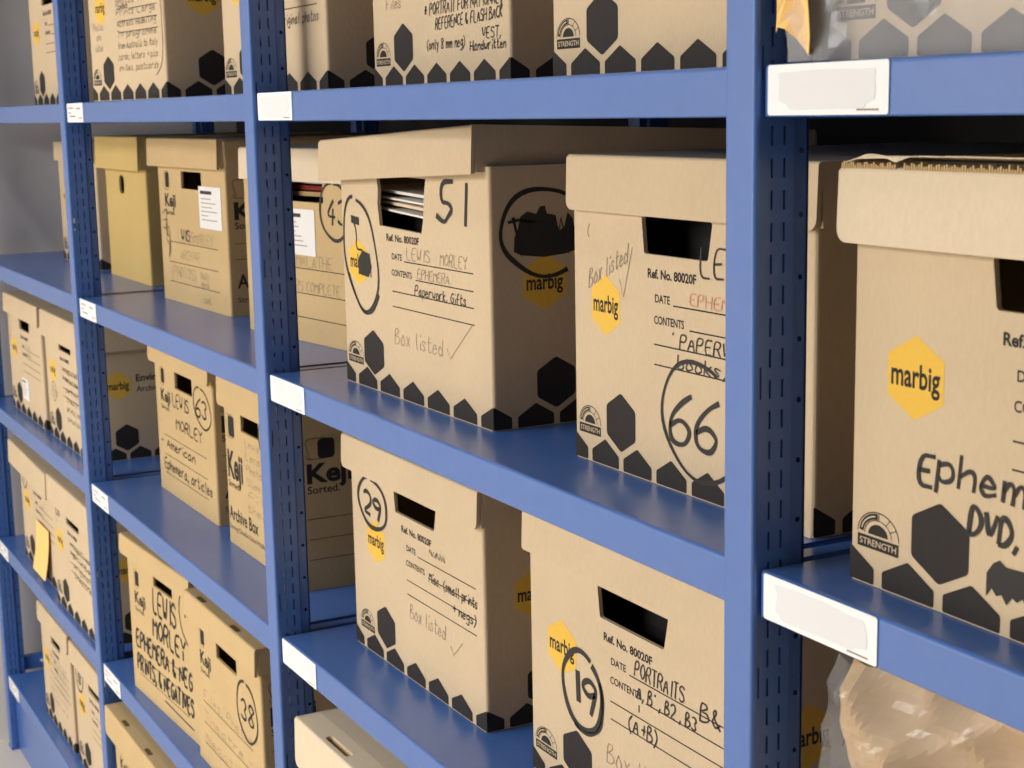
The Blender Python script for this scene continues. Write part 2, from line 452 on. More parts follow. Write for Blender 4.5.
# ---------------------------------------------------------------- archive boxes
T = .004
def body_geo(W, D, H, hole, roundv=.003):
    g = Geo()
    ol = [(0, 0), (W, 0), (W, H), (0, H)]
    g.slab(ol, hole, lambda u, v, d: (u, d, v), T)                                     # front
    g.slab([(0, 0), (W, 0), (W, H), (0, H)], None, lambda u, v, d: (W-u, D-d, v), T)   # back
    g.slab([(T, 0), (D-T, 0), (D-T, H), (T, H)], None, lambda u, v, d: (W-d, u, v), T) # right
    g.slab([(T, 0), (D-T, 0), (D-T, H), (T, H)], None, lambda u, v, d: (d, D-u, v), T) # left
    g.slab([(T, T), (W-T, T), (W-T, D-T), (T, D-T)], None, lambda u, v, d: (u, v, T-d), T)
    return g
def bulge(g, W, D, H, amt, seed):
    """weld, bevel the outer corners and let the walls sag a little like used cardboard"""
    bm = bmesh.new(); vs = [bm.verts.new(v) for v in g.v]
    for f in g.f:
        try: bm.faces.new([vs[i] for i in f])
        except ValueError: pass
    bmesh.ops.remove_doubles(bm, verts=bm.verts, dist=1e-5)
    ed = []
    for e in bm.edges:
        a, b = e.verts
        if abs(a.co.x-b.co.x) < 1e-6 and abs(a.co.y-b.co.y) < 1e-6 and abs(a.co.z-b.co.z) > H*.5:
            if (a.co.x < 1e-5 or a.co.x > W-1e-5) and (a.co.y < 1e-5 or a.co.y > D-1e-5): ed.append(e)
    if ed: bmesh.ops.bevel(bm, geom=ed, offset=.0035, segments=3, affect='EDGES', profile=.5)
    return bm
BODY = {}; LIDS = {}
def hole_marbig(W): return round_poly([(.372*W, .195), (.665*W, .195), (.685*W, .226), (.36*W, .226)], .003)
def hole_keji(W): return round_poly([(.37*W, .196), (.67*W, .196), (.67*W, .225), (.37*W, .225)], .002)
def hole_keji_big(W): return round_poly([(.25*W, .188), (.5*W, .188), (.5*W, .216), (.25*W, .216)], .002)
def hole_high(W): return round_poly([(.42*W, .219), (.70*W, .219), (.70*W, .240), (.42*W, .240)], .002)
def hole_torn(W): return [(.295*W, .191), (.585*W, .188), (.60*W, .205), (.605*W, .225), (.62*W, .246), (.45*W, .247), (.28*W, .243), (.29*W, .232), (.283*W, .215)]
def hole_round(W): return [(.42*W+.019*math.copysign(abs(math.cos(a))**.6, math.cos(a)), .186+.018*math.copysign(abs(math.sin(a))**.6, math.sin(a))) for a in [i*math.pi/8 for i in range(16)]]
def get_body(style, W, D, H, matn):
    key = (style, round(W, 3), D, H, matn)
    if key not in BODY:
        hole = {'marbig': hole_marbig, 'keji': hole_keji, 'keji_big': hole_keji_big, 'torn': hole_torn, 'high': hole_high, 'narrow': lambda w: hole_marbig(.315), 'olive': hole_round, 'none': lambda w: None}[style](W)
        bm = bulge(body_geo(W, D, H, hole), W, D, H, 0, 1)
        me = bpy.data.meshes.new('body'); bm.to_mesh(me); bm.free(); me.materials.append(MATS[matn]); BODY[key] = me
    return BODY[key]
def lid_geo(W, D, drop, over, flare=.0015, slot=False, corner=.008):
    """folded lid: top panel, long front and back flaps with rounded lower corners, tucked side flaps. local origin at body corner, z=0 underside of top"""
    g = Geo(); o = over; x0, x1, y0, y1 = -o, W+o, -o, D+o
    hole = rrect(slot[0], slot[1], slot[2], slot[3], .005, 4) if slot else None
    fr = rrect(x0, -drop, x1, T, corner, 4, (1, 1, 0, 0))
    g.slab(fr, None, lambda u, v, d: (u, y0-flare*(T-v)/drop+d, v), T)
    g.slab(rrect(0, -drop, x1-x0, T, corner, 4, (1, 1, 0, 0)), None, lambda u, v, d: (x1-u, y1+flare*(T-v)/drop-d, v), T)
    g.slab([(y0+T, -drop+.002), (y1-T, -drop+.002), (y1-T, T), (y0+T, T)], None, lambda u, v, d: (x1-.0012+flare*1.5*(T-v)/drop-d, u, v), T)
    g.slab([(-y1+T, -drop+.002), (-y0-T, -drop+.002), (-y0-T, T), (-y1+T, T)], None, lambda u, v, d: (x0+.0012-flare*1.5*(T-v)/drop+d, -u, v), T)
    g.slab([(x0+T, y0+T), (x1-T, y0+T), (x1-T, y1-T), (x0+T, y1-T)], hole, lambda u, v, d: (u, v, T-d), T)
    return g
def lid_mesh(W, D, drop, over, matn, slot, corner):
    key = (round(W, 3), D, drop, over, matn, slot, corner)
    if key not in LIDS:
        g = lid_geo(W, D, drop, over, slot=slot, corner=corner)
        bm = bmesh.new(); vs = [bm.verts.new(v) for v in g.v]
        for f in g.f: bm.faces.new([vs[i] for i in f])
        # soften the long fold edges along the top
        ed = [e for e in bm.edges if abs(e.verts[0].co.z-T) < 1e-6 and abs(e.verts[1].co.z-T) < 1e-6 and abs(e.verts[0].co.y-e.verts[1].co.y) < 1e-6
              and abs(e.verts[0].co.x-e.verts[1].co.x) > W*.8 and (e.verts[0].co.y < -over+.0003 or e.verts[0].co.y > D+over-.0003)]
        if ed: bmesh.ops.bevel(bm, geom=ed, offset=.003, segments=3, affect='EDGES', profile=.5)
        me = bpy.data.meshes.new('lid'); bm.to_mesh(me); bm.free(); me.materials.append(MATS[matn]); LIDS[key] = me
    return LIDS[key]
def hexa(cx, cy, hw, hh, r=.003): return round_poly([(cx, cy-hh), (cx+hw, cy-hh*.5), (cx+hw, cy+hh*.5), (cx, cy+hh), (cx-hw, cy+hh*.5), (cx-hw, cy-hh*.5)], r)
def band(dc, W, pit, n0=0):
    k = n0
    while (k-.5)*pit < W:
        c = k*pit; hw = pit*.43; k += 1
        if c-hw >= W: break
        pk, sh = .0245, .012
        pts = [(c-hw, .0008), (c+hw, .0008), (c+hw, sh), (c, pk), (c-hw, sh)]
        if c-hw < 0: pts = [(0.0003, .0008), (c+hw, .0008), (c+hw, sh), (max(c, .0003), pk if c >= 0 else pk-(pk-sh)*(-c/hw))]
        elif c+hw > W: pts = [(c-hw, .0008), (W-.0003, .0008), (W-.0003, sh+(pk-sh)*max(0, min(1, (c+hw-W)/hw)))] + ([(c, pk)] if c < W else []) + [(c-hw, sh)]
        dc.poly('black_ink', round_poly(pts, .0015, 2))
def badge(dc, u, v, k):
    cx, cy = u+.0185*k, v+.009
    R = .0185*k
    arc = lambda r, a0, a1, n=14: [(cx+r*math.cos(math.radians(a0+(a1-a0)*i/n)), cy+.85*r/k*math.sin(math.radians(a0+(a1-a0)*i/n))) for i in range(n+1)]
    dc.ribbon('black_ink', arc(R, 0, 180), .0008)
    dc.ribbon('black_ink', arc(R*.82, 92, 176), R*.2)
    dc.ribbon('kraft', arc(R*.82, 100, 168), R*.05)
    dc.ribbon('black_ink', arc(R*.66, 0, 180), .0006)
    for a in (88, 55, 28): dc.ribbon('black_ink', [(cx+R*.62*math.cos(math.radians(a)), cy+R/k*.62*.85*math.sin(math.radians(a))), (cx+R*math.cos(math.radians(a)), cy+R/k*.85*math.sin(math.radians(a)))], .0006)
    dc.poly('black_ink', arc(R*.48, 0, 180))
    dc.rect('black_ink', u, v-.001, u+.037*k, v+.0075)
    dc.text('kraft', 'STRENGTH', u+.002*k, v+.0012, .0045, .033*k, .01)
def marbig_front(W, sh=0):
    dc = Dec(); k = W/.315
    pit = W/6
    band(dc, W, pit)
    dc.poly('black_ink', hexa(1.5*pit+sh*.6, .0435, pit*.45, .0265))
    badge(dc, .008+max(0, sh), .026, k)
    hx = .175*W+sh
    dc.poly('orange_ink', hexa(hx, .145, .0235*k, .027, .002))
    dc.text('black_ink', 'marbig', hx-.0205*k, .139, .0155, .041*k, .022)
    dc.text('black_ink', 'Ref. No. 80020F', .39*W+sh, .1755, .0078, .225*W, .03)
    dc.text('black_ink', 'DATE', .425*W+sh, .1555, .007, .07*W, .016)
    dc.rect('black_ink', .51*W+sh, .1543, .93*W+sh*.6, .1555)
    dc.text('black_ink', 'CONTENTS', .42*W+sh, .1375, .007, .14*W, .016)
    for i, (a, v) in enumerate(((.585, .1365), (.42, .1195), (.42, .1025))): dc.rect('black_ink', a*W+sh, v-.0002, .93*W+sh*.6, v+.001)
    return dc
def marbig_side(D):
    dc = Dec(); band(dc, D, .0485)
    dc.poly('black_ink', hexa(.0485*1.5, .0435, .0225, .0265))
    dc.poly('orange_ink', hexa(.061, .146, .0245, .028, .002))
    dc.text('black_ink', 'marbig', .040, .139, .0155, .042, .022)
    dc.text('black_ink', 'Enviro', .096, .152, .0135, .05, .02)
    dc.text('black_ink', 'Archive', .096, .131, .012, .05, 0)
    return dc
def keji_front(W, big=False):
    dc = Dec()
    if not big:
        dc.poly('black_ink', rrect(.12*W, .196, .18*W, .222, .004))
        dc.ribbon('black_ink', rrect(.105*W, .192, .17*W, .224, .004)+[(.105*W+.004, .192)], .0007)
        dc.text('black_ink', 'Keji', .1*W, .164, .022, .17*W, .03)
        dc.text('black_ink', 'Sorted.', .1*W, .1495, .008, .15*W, .012)
        for v in (.103, .068, .034): dc.rect('black_ink', .12*W, v-.0002, .86*W, v+.001)
    else:
        dc.poly('black_ink', rrect(.06*W, .172, .15*W, .204, .005))
        dc.ribbon('black_ink', rrect(.03*W, .170, .13*W, .206, .005)+[(.03*W+.005, .170)], .0008)
        dc.text('black_ink', 'Keji', .03*W, .108, .042, .22*W, .035)
        dc.text('black_ink', 'Sorted.', .03*W, .092, .010, .16*W, .015)
        dc.text('black_ink', 'Archive Box', .02*W, .040, .021, .42*W, .02)
        dc.text('black_ink', 'Strong Double-Sided Walls', .02*W, .024, .008, .5*W, 0)
    return dc
def keji_side(D, lined=False):
    dc = Dec()
    dc.poly('black_ink', rrect(.03, .187, .055, .215, .006))
    dc.ribbon('black_ink', rrect(.012, .187, .045, .216, .006)+[(.018, .187)], .0009)
    dc.text('black_ink', 'Keji', .013, .154, .027, .068, .035)
    dc.text('black_ink', 'Sorted.', .013, .1385, .011, .048, .012)
    for v in ((.102, .073, .044) if lined else (.115, .09)): dc.rect('black_ink', .012, v, D-.03, v+.0009)
    if not lined:
        dc.text('black_ink', 'Archive Box', .013, .045, .022, .14, .02)
        dc.text('black_ink', 'Strong Double-Sided Walls', .013, .022, .009, .16, 0)
    return dc
PR = {}
def printed(kind, size, root, sh=0):
    """shared printed artwork meshes per kind and size"""
    key = (kind, round(size, 3), sh)
    if key not in PR:
        dc = {'mf': lambda w: marbig_front(w, sh), 'ms': marbig_side, 'kf': keji_front, 'kb': lambda w: keji_front(w, True), 'ks': keji_side, 'kl': lambda w: keji_side(w, True)}[kind](size)
        PR[key] = dc
    return PR[key]
def box(label, style, X, Y, lev, W, rot=0, D=.40, H=.262, lid=True, lidmat=None, bodymat=None, drop=.039, over=.006, liddx=0, lidz=0, lidroll=0, lidpitch=0,
        slot=False, corner=.009, hand=None, side=True, big=False, sidehand=None, group='archive boxes on the blue racking', liddy=0, torn=False, hole=None, shift=0, pw=None):
    root = empty('archive_box', (X, Y, HS[lev]+.0003), rot)
    tag(root, label, 'box', group)
    bmn = bodymat or {'marbig': 'kraft_grey', 'keji': 'kraft_warm', 'olive': 'kraft_olive', 'none': 'kraft_warm'}[style]
    from_mesh('body', get_body(hole or ('keji_big' if big else ('torn' if torn else style)), W, D, H, bmn), root)
    if lid:
        l = from_mesh('lid', lid_mesh(W, D, drop, over, lidmat or bmn, slot, corner), root)
        l.location = (liddx, liddy, H+lidz); l.rotation_euler = (math.radians(lidpitch), math.radians(lidroll), 0)
    ff = lambda u, v, o: (u, -o, v)
    fs = lambda u, v, o: (W+o, u, v)
    if style == 'marbig':
        dc = Dec(); src = printed('mf', pw or W, root, shift)
        src.build(root, ff)
        if side: printed('ms', D, root).build(root, fs)
    elif style == 'keji':
        printed('kb' if big else 'kf', W, root).build(root, ff)
        if side: printed('kl' if big else 'ks', D, root).build(root, fs)
    if hand:
        dc = Dec(); hand(dc, W); dc.build(root, lambda u, v, o: (u, -o-.00012, v))
    if sidehand:
        dc = Dec(); sidehand(dc, W); dc.build(root, lambda u, v, o: (W+o+.00012, u, v))
    return root
def sticker(root, u0, v0, u1, v1, name='paper_sticker', lines=True, rot=0):
    g = Geo(); g.slab(rrect(u0, v0, u1, v1, .002), None, lambda u, v, d: (u, -.0009+d, v), .0004)
    o = g.obj(name, 'sticker_paper', root); o['label'] = 'white printed paper sticker'
    if lines:
        dc = Dec(); w = u1-u0; h = v1-v0
        dc.rect('pen', u0+w*.08, v0+h*.82, u0+w*.6, v0+h*.9)
        for i in range(6): dc.rect('pencil', u0+w*.1, v0+h*(.7-.1*i), u0+w*random.uniform(.4, .85), v0+h*(.72-.1*i))
        dc.build(o, lambda u, v, d: (u, -.0009-d, v), {'pen': 'sticker_print', 'pencil': 'sticker_print'})
    return o

# --- level 0: top row
def h_l0a(d, W):
    d.ellipse('marker', .05*W, .25, .018, .02, .0018); d.write('marker', '5', .03*W, .243, .02, .002)
box('cardboard box at the far left of the top shelf against the wall', 'marbig', -2.531, .07, 0, .335, hand=h_l0a, side=False)
def h_l0b(d, W):
    d.write('pencil', 'Photos', .05*W, .11, .013, .0008); d.write('pencil', 'and', .1*W, .096, .011, .0008); d.write('pencil', 'listed', .07*W, .078, .011, .0008)
    for i, t in enumerate(('Lewis Morley', 'photos 1960s', 'Prints Large', 'Actress modelling', 'TV programme', 'from Australia to Italy', 'cards, letters + pics', 'invites, postcards')):
        d.write('pen', t, .40*W, .162-.0168*i, .0105, .0008, width=.52*W)
    d.ribbon('pen', chaikin([(.86*W, .25), (.97*W, .2), (.985*W, .1), (.97*W, .05), (.88*W, .034)], 3), .0015)
box('densely handwritten cardboard box on the top shelf above the olive box', 'marbig', -1.767, .006, 0, .345, rot=4, hand=h_l0b)
box('cardboard box on the top shelf, partly hidden behind the third upright', 'marbig', -1.292, .075, 0, .387,
    hand=lambda d, W: (d.write('pen', 'actual size neg', .55*W, .1215, .012, .0012, width=.35*W), d.write('pen', 'incl. original photos', .5*W, .083, .013, .0012, width=.45*W)))
def h_l0d(d, W):
    d.write('pencil', 'Files', .12*W, .086, .013, .0009)
    d.write('marker', 'BEST', .46*W, .093, .012, .001)
    d.write('marker', '* PORTRAIT FOR NATIONAL', .42*W, .073, .013, .001, width=.52*W, slope=.02); d.ribbon('marker', [(.95*W, .092), (.95*W, .07)], .002)
    d.write('marker', 'REFERENCE & FLASH BACK', .50*W, .058, .012, .001, width=.46*W, slope=.03)
    d.write('marker', 'VEST,', .82*W, .044, .011, .001); d.write('pen', '(only 8 mm neg)', .43*W, .038, .011, .001, width=.28*W)
    d.write('marker', 'Handwritten', .74*W, .033, .010, .001, width=.24*W)
box('handwritten cardboard box on the top shelf directly above the tilted-lid box', 'marbig', -.824, .10, 0, .332, hand=h_l0d)
box('unmarked cardboard box on the top shelf, left of the nearest upright', 'marbig', -.357, .07, 0, .335)

# --- level 1
box('cardboard box pushed back beside the wall, left of the olive box', 'marbig', -2.79, .165, 1, .345, lidroll=0)
ob = box('plain olive-yellow lidded box with a round hand hole', 'olive', -2.365, .165, 1, .30, H=.276, drop=.060, over=.012, liddx=-.012, side=False, corner=.001, D=.36)
def h_k1(d, W):
    d.write('pencil', 'LEWIS', .28*W, .106, .02, .0008); d.write('pen', 'WIS', .33*W, .108, .02, .002); d.write('pencil', 'MORLEY', .52*W, .106, .018, .0008)
    d.write('pencil', 'ARCHIVE', .3*W, .075, .018, .0008); d.write('pencil', '(PHOTOS)', .14*W, .043, .02, .0008); d.write('pencil', 'Daily', .6*W, .05, .012, .0008)
    d.write('pencil', 'Mirror', .6*W, .036, .01, .0008); d.write('pencil', 'cont.', .62*W, .01, .013, .0008)
    for i in range(3): d.ribbon('marker', chaikin([(.05*W, .15-.012*i), (.14*W, .163-.02*i), (.08*W, .125-.01*i), (.17*W, .13-.018*i), (.12*W, .075)]), .0016)
kb = box('cardboard box with a white printed sticker, on the shelf beside the olive box', 'keji', -1.862, .132, 1, .335, rot=2.0, H=.276, drop=.044, over=.010, liddx=-.012, hand=h_k1, corner=.001)
sticker(kb, .63*.335, .135, .94*.335, .203)
def h_43(d, W):
    d.ellipse('marker', .755*W, .186, .040, .040, .0034); d.write('marker', '43', .69*W, .168, .034, .0034, width=.17*W)
    d.write('pencil', 'LEWIS', .1*W, .108, .016, .0008); d.write('pencil', 'E MALATHE', .37*W, .106, .016, .0008, width=.36*W)
    d.write('pencil', 'NDERS COMPLETE', .32*W, .071, .015, .0008, width=.46*W)
k43 = box('cardboard box numbered 43, half hidden behind the blue upright', 'keji', -1.375, .122, 1, .365, rot=7, H=.266, hand=h_43, drop=.042, over=.006, liddx=.008, corner=.001, lidmat='kraft_pale', D=.38)
sticker(k43, .33*.365, .122, .60*.365, .186)
def h_51(d, W):
    d.write('marker', '51', .685*W, .202, .043, .0044, width=.21*W, jit=.1)
    d.ellipse('marker', .145*W, .155, .049, .064, .003, wob=.05, tilt=-.15); d.ellipse('marker', .16*W, .152, .049, .064, .0026, a0=200, sweep=120, tilt=-.15)
    d.ribbon('marker', chaikin([(.09*W, .195), (.12*W, .18), (.11*W, .16), (.16*W, .16)]), .0025)
    d.poly('marker', [(.08*W, .19), (.14*W, .188), (.14*W, .197), (.08*W, .199)])
    d.poly('marker', [(.125*W, .132), (.2*W, .13), (.225*W, .142), (.21*W, .157), (.16*W, .160), (.13*W, .150)]); d.scribble('marker', .12*W, .130, .22*W, .158, 12, .002)
    d.write('pencil', 'LEWIS', .48*W, .1575, .014, .0008, width=.16*W); d.write('pencil', 'MORLEY', .70*W, .1575, .013, .0008, width=.17*W)
    d.write('pencil', 'EPHEMERA', .55*W, .139, .011, .0008, width=.21*W); d.write('pen', 'Paperwork, Gifts', .53*W, .1205, .011, .0011, width=.33*W)
    d.write('pencil', 'Box listed', .38*W, .061, .018, .0008, width=.33*W); d.ribbon('pencil', [(.73*W, .072), (.75*W, .061), (.89*W, .103)], .0009)
def s_51(d, W):
    d.ellipse('marker', .062, .195, .052, .044, .0035, a0=330, sweep=330, wob=.04)
    d.poly('marker', [(.026, .178), (.034, .174), (.06, .171), (.085, .173), (.101, .177), (.098, .186), (.094, .208), (.088, .214), (.084, .2), (.078, .196), (.074, .212), (.064, .214), (.062, .222), (.056, .221), (.052, .214), (.042, .217), (.034, .212), (.031, .2), (.027, .192)])
    d.ribbon('marker', [(.02, .207), (.032, .209), (.05, .206)], .003); d.scribble('marker', .03, .174, .095, .212, 9, .004)
b51 = box('cardboard box marked 51 with a tilted lid, papers showing in its hand hole', 'marbig', -.864, .069, 1, .375, rot=.4, H=.262, hand=h_51, sidehand=s_51, liddx=-.022, lidroll=-2.6, lidz=.019, lidpitch=-2.0, drop=.044, over=.012, corner=.001, torn=True, shift=-.018)
def h_66(d, W):
    d.write('pencil', '<', .07*W, .203, .012, .0008); d.write('pencil', 'Box listed', .085*W, .158, .017, .0008, width=.21*W, slope=.42); d.ribbon('pencil', [(.25*W, .17), (.268*W, .155), (.315*W, .199)], .0008)
    d.ellipse('marker', .63*W, .063, .056, .048, .0026, a0=60, sweep=340, tilt=-.1); d.write('marker', '66', .49*W, .041, .042, .0038, width=.24*W, jit=.1)
    d.write('pen', 'LEWIS', .63*W, .182, .024, .0016, width=.27*W); d.write('red_pencil', 'EPHEMERA', .585*W, .1575, .010, .0009, width=.28*W)
    d.write('pen', 'PAPERWORK', .54*W, .1205, .012, .0012, width=.34*W); d.write('pen', "'", .50*W, .121, .012, .0012); d.write('pen', 'books, E', .53*W, .1035, .012, .0012, width=.3*W)
b66 = box('cardboard box numbered 66 in a marker circle, left of the nearest upright', 'marbig', -.351, .085, 1, .343, H=.272, drop=.045, over=.0045, liddx=.002, pw=.315, hole='narrow', hand=lambda d, W: h_66(d, .315))
def h_eph(d, W):
    d.write('marker', 'E', .188*W, .078, .020, .0027, jit=.1); d.write('marker', 'phemera', .240*W, .083, .021, .0024, width=.40*W, jit=.1, slope=-.03)
    d.write('marker', 'DVD,', .322*W, .057, .017, .003, width=.125*W, jit=.1, slope=-.06); d.write('marker', 'slides', .50*W, .056, .016, .0024)
    top = [(.37*W, .036), (.385*W, .043), (.40*W, .046), (.415*W, .043), (.47*W, .044), (.56*W, .041), (.64*W, .042)]
    bot = [((.64-.27*k/22)*W, .022+.004*(k % 2)+.002*math.sin(k*1.3)) for k in range(23)]
    d.poly('marker', (top+bot)[::-1])
be = box('cardboard box marked Ephem in black marker with a torn lid edge, at the right', 'marbig', .0795, .046, 1, .345, rot=-1.0, H=.272, drop=.045, over=.008, lidmat='kraft_pale', hand=h_eph)
# torn front edge of that lid: exposed corrugation and a peeled-up liner
g = Geo()
for i in range(150):
    x = -.006+i*.0022; dz = .0012*math.sin(i*1.9)+random.uniform(-.0006, .0006)
    if .045 < x < .052: continue
    g.box(x, x+.0013, -.0075, -.0035+.002*random.random(), .2745, .2782+dz)
to = g.obj('torn_edge', 'kraft_warm', be); to['label'] = 'torn lid edge with exposed corrugation'; to['kind'] = 'stuff'
g = Geo(); n = 60; fr = []
for i in range(n+1):
    x = -.004+.33*i/n
    fr.append((x, -.0068+.0022*noise.noise(Vector((x*60, 0, 0)))+(.003 if .06 < x < .085 else 0)))
pts = fr+[(.326, .05), (-.004, .05)]
g.slab(pts, None, lambda u, v, d: (u, v, .2785+.0045*max(0, (.03-v)/.03)*(1-.75*math.exp(-((u-.045)/.008)**2))*min(1, (u+.004)/.02)-d), .0007)
tl = g.obj('peeled_liner', 'kraft_pale', be); tl['label'] = 'paper layer peeling up along the torn lid edge'

# --- level 2
def h_2a(d, W):
    d.ellipse('pencil', .06*W, .19, .014, .028, .0018); d.write('pencil', 'Lewis', .55*W, .157, .012, .0008); d.write('pencil', 'Morley', .55*W, .139, .012, .0008)
ba = box('cardboard box with a small white sticker on its front, beside the wall', 'marbig', -2.86, .042, 2, .355, hand=h_2a, corner=.002)
sticker(ba, .36*.355, .038, .55*.355, .085, lines=True)
def h_2b(d, W):
    d.ellipse('pen', .18*W, .10, .02, .02, .0016); d.write('pencil', 'Box', .15*W, .09, .02, .0008)
    for i, t in enumerate(('negs proofs', 'contact sheet', 'portraits', 'theatre', 'prints, neg', 'photos')): d.write('pen', t, .5*W, .155-.02*i, .011, .0012, width=.35*W)
box('cardboard box directly below the empty far left shelf, nearest the second upright', 'marbig', -2.475, .044, 2, .35, hand=h_2b, corner=.002, drop=.05)
def h_63(d, W):
    d.write('marker', 'LEWIS', .31*W, .163, .024, .002, width=.30*W); d.ellipse('marker', .83*W, .185, .046, .034, .0024, tilt=-.2); d.write('marker', '63', .72*W, .168, .032, .003, width=.2*W)
    d.write('marker', 'MORLEY', .36*W, .125, .020, .002, width=.46*W)
    d.write('marker', '- American', .06*W, .082, .017, .002, width=.62*W, slope=.0); d.write('marker', 'Ephemera, articles', .1*W, .042, .019, .002, width=.84*W)
b63 = box('handwritten box with circled number 63 below the olive box shelf', 'keji', -1.868, .108, 2, .332, H=.268, drop=.037, over=.008, hand=h_63, corner=.01)
def h_arch(d, W):
    d.ellipse('marker', .6*W, .195, .03, .03, .002, a0=90, sweep=320)
    for i, t in enumerate(('Lewis Morley', 'Lens, Negs', 'Photos, misc', 'Slides, more', 'files', 'theatre')): d.write('pencil', t, .30*W, .168-.02*i, .013, .0008, width=.5*W)
box('cardboard box printed Archive Box, right of the box numbered 63', 'keji', -1.442, .096, 2, .318, H=.268, drop=.05, over=.007, hand=h_arch, big=True, corner=.008)
def h_29(d, W):
    d.ellipse('marker', .185*W, .191, .044, .030, .004, tilt=-.15); d.write('marker', '29', .105*W, .178, .026, .0042, width=.16*W, jit=.1, slope=-.12)
    d.scribble('pen', .63*W, .165, .74*W, .172, 22, .0013)
    d.write('pen', 'Misc. (small prints', .62*W, .133, .012, .0013, width=.34*W); d.write('pen', '+ negs)', .78*W, .113, .012, .0013, width=.17*W)
    d.write('pencil', 'Box listed', .465*W, .075, .018, .0008, width=.27*W); d.ribbon('pencil', [(.765*W, .073), (.785*W, .064), (.85*W, .085)], .001)
b29 = box('cardboard box with circled number 29 over its orange logo', 'marbig', -.9, .083, 2, .355, rot=.3, H=.262, drop=.038, over=.006, liddx=-.006, hand=h_29, corner=.009, shift=.010)
def h_19(d, W):
    d.ellipse('marker', .28*W, .113, .037, .038, .0044, a0=60, sweep=355, tilt=-.1); d.ellipse('marker', .285*W, .112, .038, .039, .003, a0=240, sweep=150, tilt=-.1)
    for k in range(3): d.ribbon('marker', [(.250*W+.0025*k, .131), (.254*W+.0025*k, .1)], .0026)
    d.write('marker', '9', .275*W, .094, .034, .0045, width=.085*W, jit=.05)
    d.write('pen', 'PORTRAITS', .535*W, .157, .015, .0014, width=.22*W); d.write('pen', 'B&W', .815*W, .150, .017, .0016, width=.14*W)
    d.write('pen', "A, B' , B2 , B3", .545*W, .1375, .013, .0015, width=.26*W); d.ribbon('pen', [(.555*W, .132), (.555*W, .125)], .0013)
    d.write('pen', '(A+B)', .50*W, .103, .015, .0015, width=.14*W); d.write('pencil', 'Box listed', .40*W, .058, .02, .0008, width=.33*W)
b19 = box('cardboard box with circled number 19, left of the nearest upright', 'marbig', -.445, .085, 2, .36, H=.264, drop=.036, over=.0045, hand=h_19, corner=.004)

# --- level 3
def h_3a(d, W):
    d.ellipse('marker', .13*W, .20, .026, .03, .0028); d.write('marker', '4', .1*W, .188, .022, .0028)
    for i, t in enumerate(('Lewis', 'proof', 'paper')): d.write('pencil', t, .55*W, .156-.02*i, .012, .0008)
b3a = box('cardboard box carrying an orange note on its front', 'marbig', -2.80, .034, 3, .36, hand=h_3a, drop=.05, over=.016, lidroll=1.5, liddx=-.02, lidz=.005, corner=.002)
def h_3b(d, W):
    d.write('marker', 'Co', .12*W, .195, .022, .002); d.ribbon('marker', chaikin([(.14*W, .225), (.10*W, .2), (.14*W, .18)]), .0016)
    for i, t in enumerate(('negatives', 'prints', 'original', 'theatre')): d.write('pen', t, .5*W, .155-.02*i, .013, .0014, width=.4*W, slope=-.02)
box('cardboard box right of the orange note, with a dark open hand hole', 'marbig', -2.405, .02, 3, .36, H=.268, hand=h_3b, drop=.05, over=.006, corner=.002)
def h_lew(d, W):
    d.write('marker', 'LEWIS', .39*W, .170, .044, .0044, width=.36*W); d.ribbon('marker', chaikin([(.84*W, .245), (.79*W, .22), (.81*W, .18), (.90*W, .16)]), .003); d.write('marker', 'N', .88*W, .205, .022, .003)
    d.write('marker', 'MORLEY', .37*W, .126, .036, .0044, width=.5*W)
    d.write('marker', 'EPHEMERA & NEG', .08*W, .083, .032, .0044, width=.86*W); d.write('marker', 'PRINTS, & NEGATIVES', .08*W, .040, .030, .0044, width=.86*W)
    d.ribbon('marker', [(.5*W, .024), (.92*W, .018)], .0025)
bl = box('cardboard box covered in bold black capital lettering, beside the box numbered 38', 'keji', -1.816, .025, 3, .335, rot=3, H=.276, hand=h_lew, drop=.030, over=.009, hole='high', corner=.01)
def h_38(d, W):
    d.ellipse('marker', .80*W, .155, .045, .045, .0032); d.write('marker', '38', .71*W, .138, .034, .0036, width=.2*W)
    for i, t in enumerate(('Files, Photos', 'Theatre -', 'Negatives')): d.write('pencil', t, .12*W, .106-.035*i, .018, .0008, width=.75*W)
b38 = box('warm brown box with circled number 38 at the lower left, beside bold lettering', 'keji', -1.452, .032, 3, .315, H=.268, hand=h_38, drop=.036, over=.009, corner=.001)
box('pale lidded box with an oval slot in its lid, bottom centre', 'none', -.868, .006, 3, .34, H=.262, lidmat='kraft_pale', drop=.058, over=.016, slot=(.065, -.0085, .133, .0015), side=False)

# --- level 4
box('cardboard box on the lowest shelf at the bottom left, nearest the wall', 'marbig', -2.70, .036, 4, .29, over=.0045, hand=lambda d, W: [d.write('pencil', t, .25*W, .16-.02*i, .013, .0008, width=.6*W) for i, t in enumerate(('Lewis Morley', 'contact prints', 'negatives', 'misc. theatre', 'portraits', 'copies'))])
def h_4b(d, W):
    d.ellipse('marker', .15*W, .2, .03, .032, .003); d.write('marker', '18', .09*W, .185, .026, .003); d.scribble('marker', .14*W, .132, .22*W, .15, 8, .003)
box('cardboard box on the lowest shelf with a marker circle above its yellow logo', 'marbig', -2.375, .036, 4, .345, hand=h_4b)
b4 = box('plain lidded box below the bold lettered box, at the bottom left', 'keji', -1.94, .012, 4, .335, H=.268, drop=.05, over=.012, corner=.01)
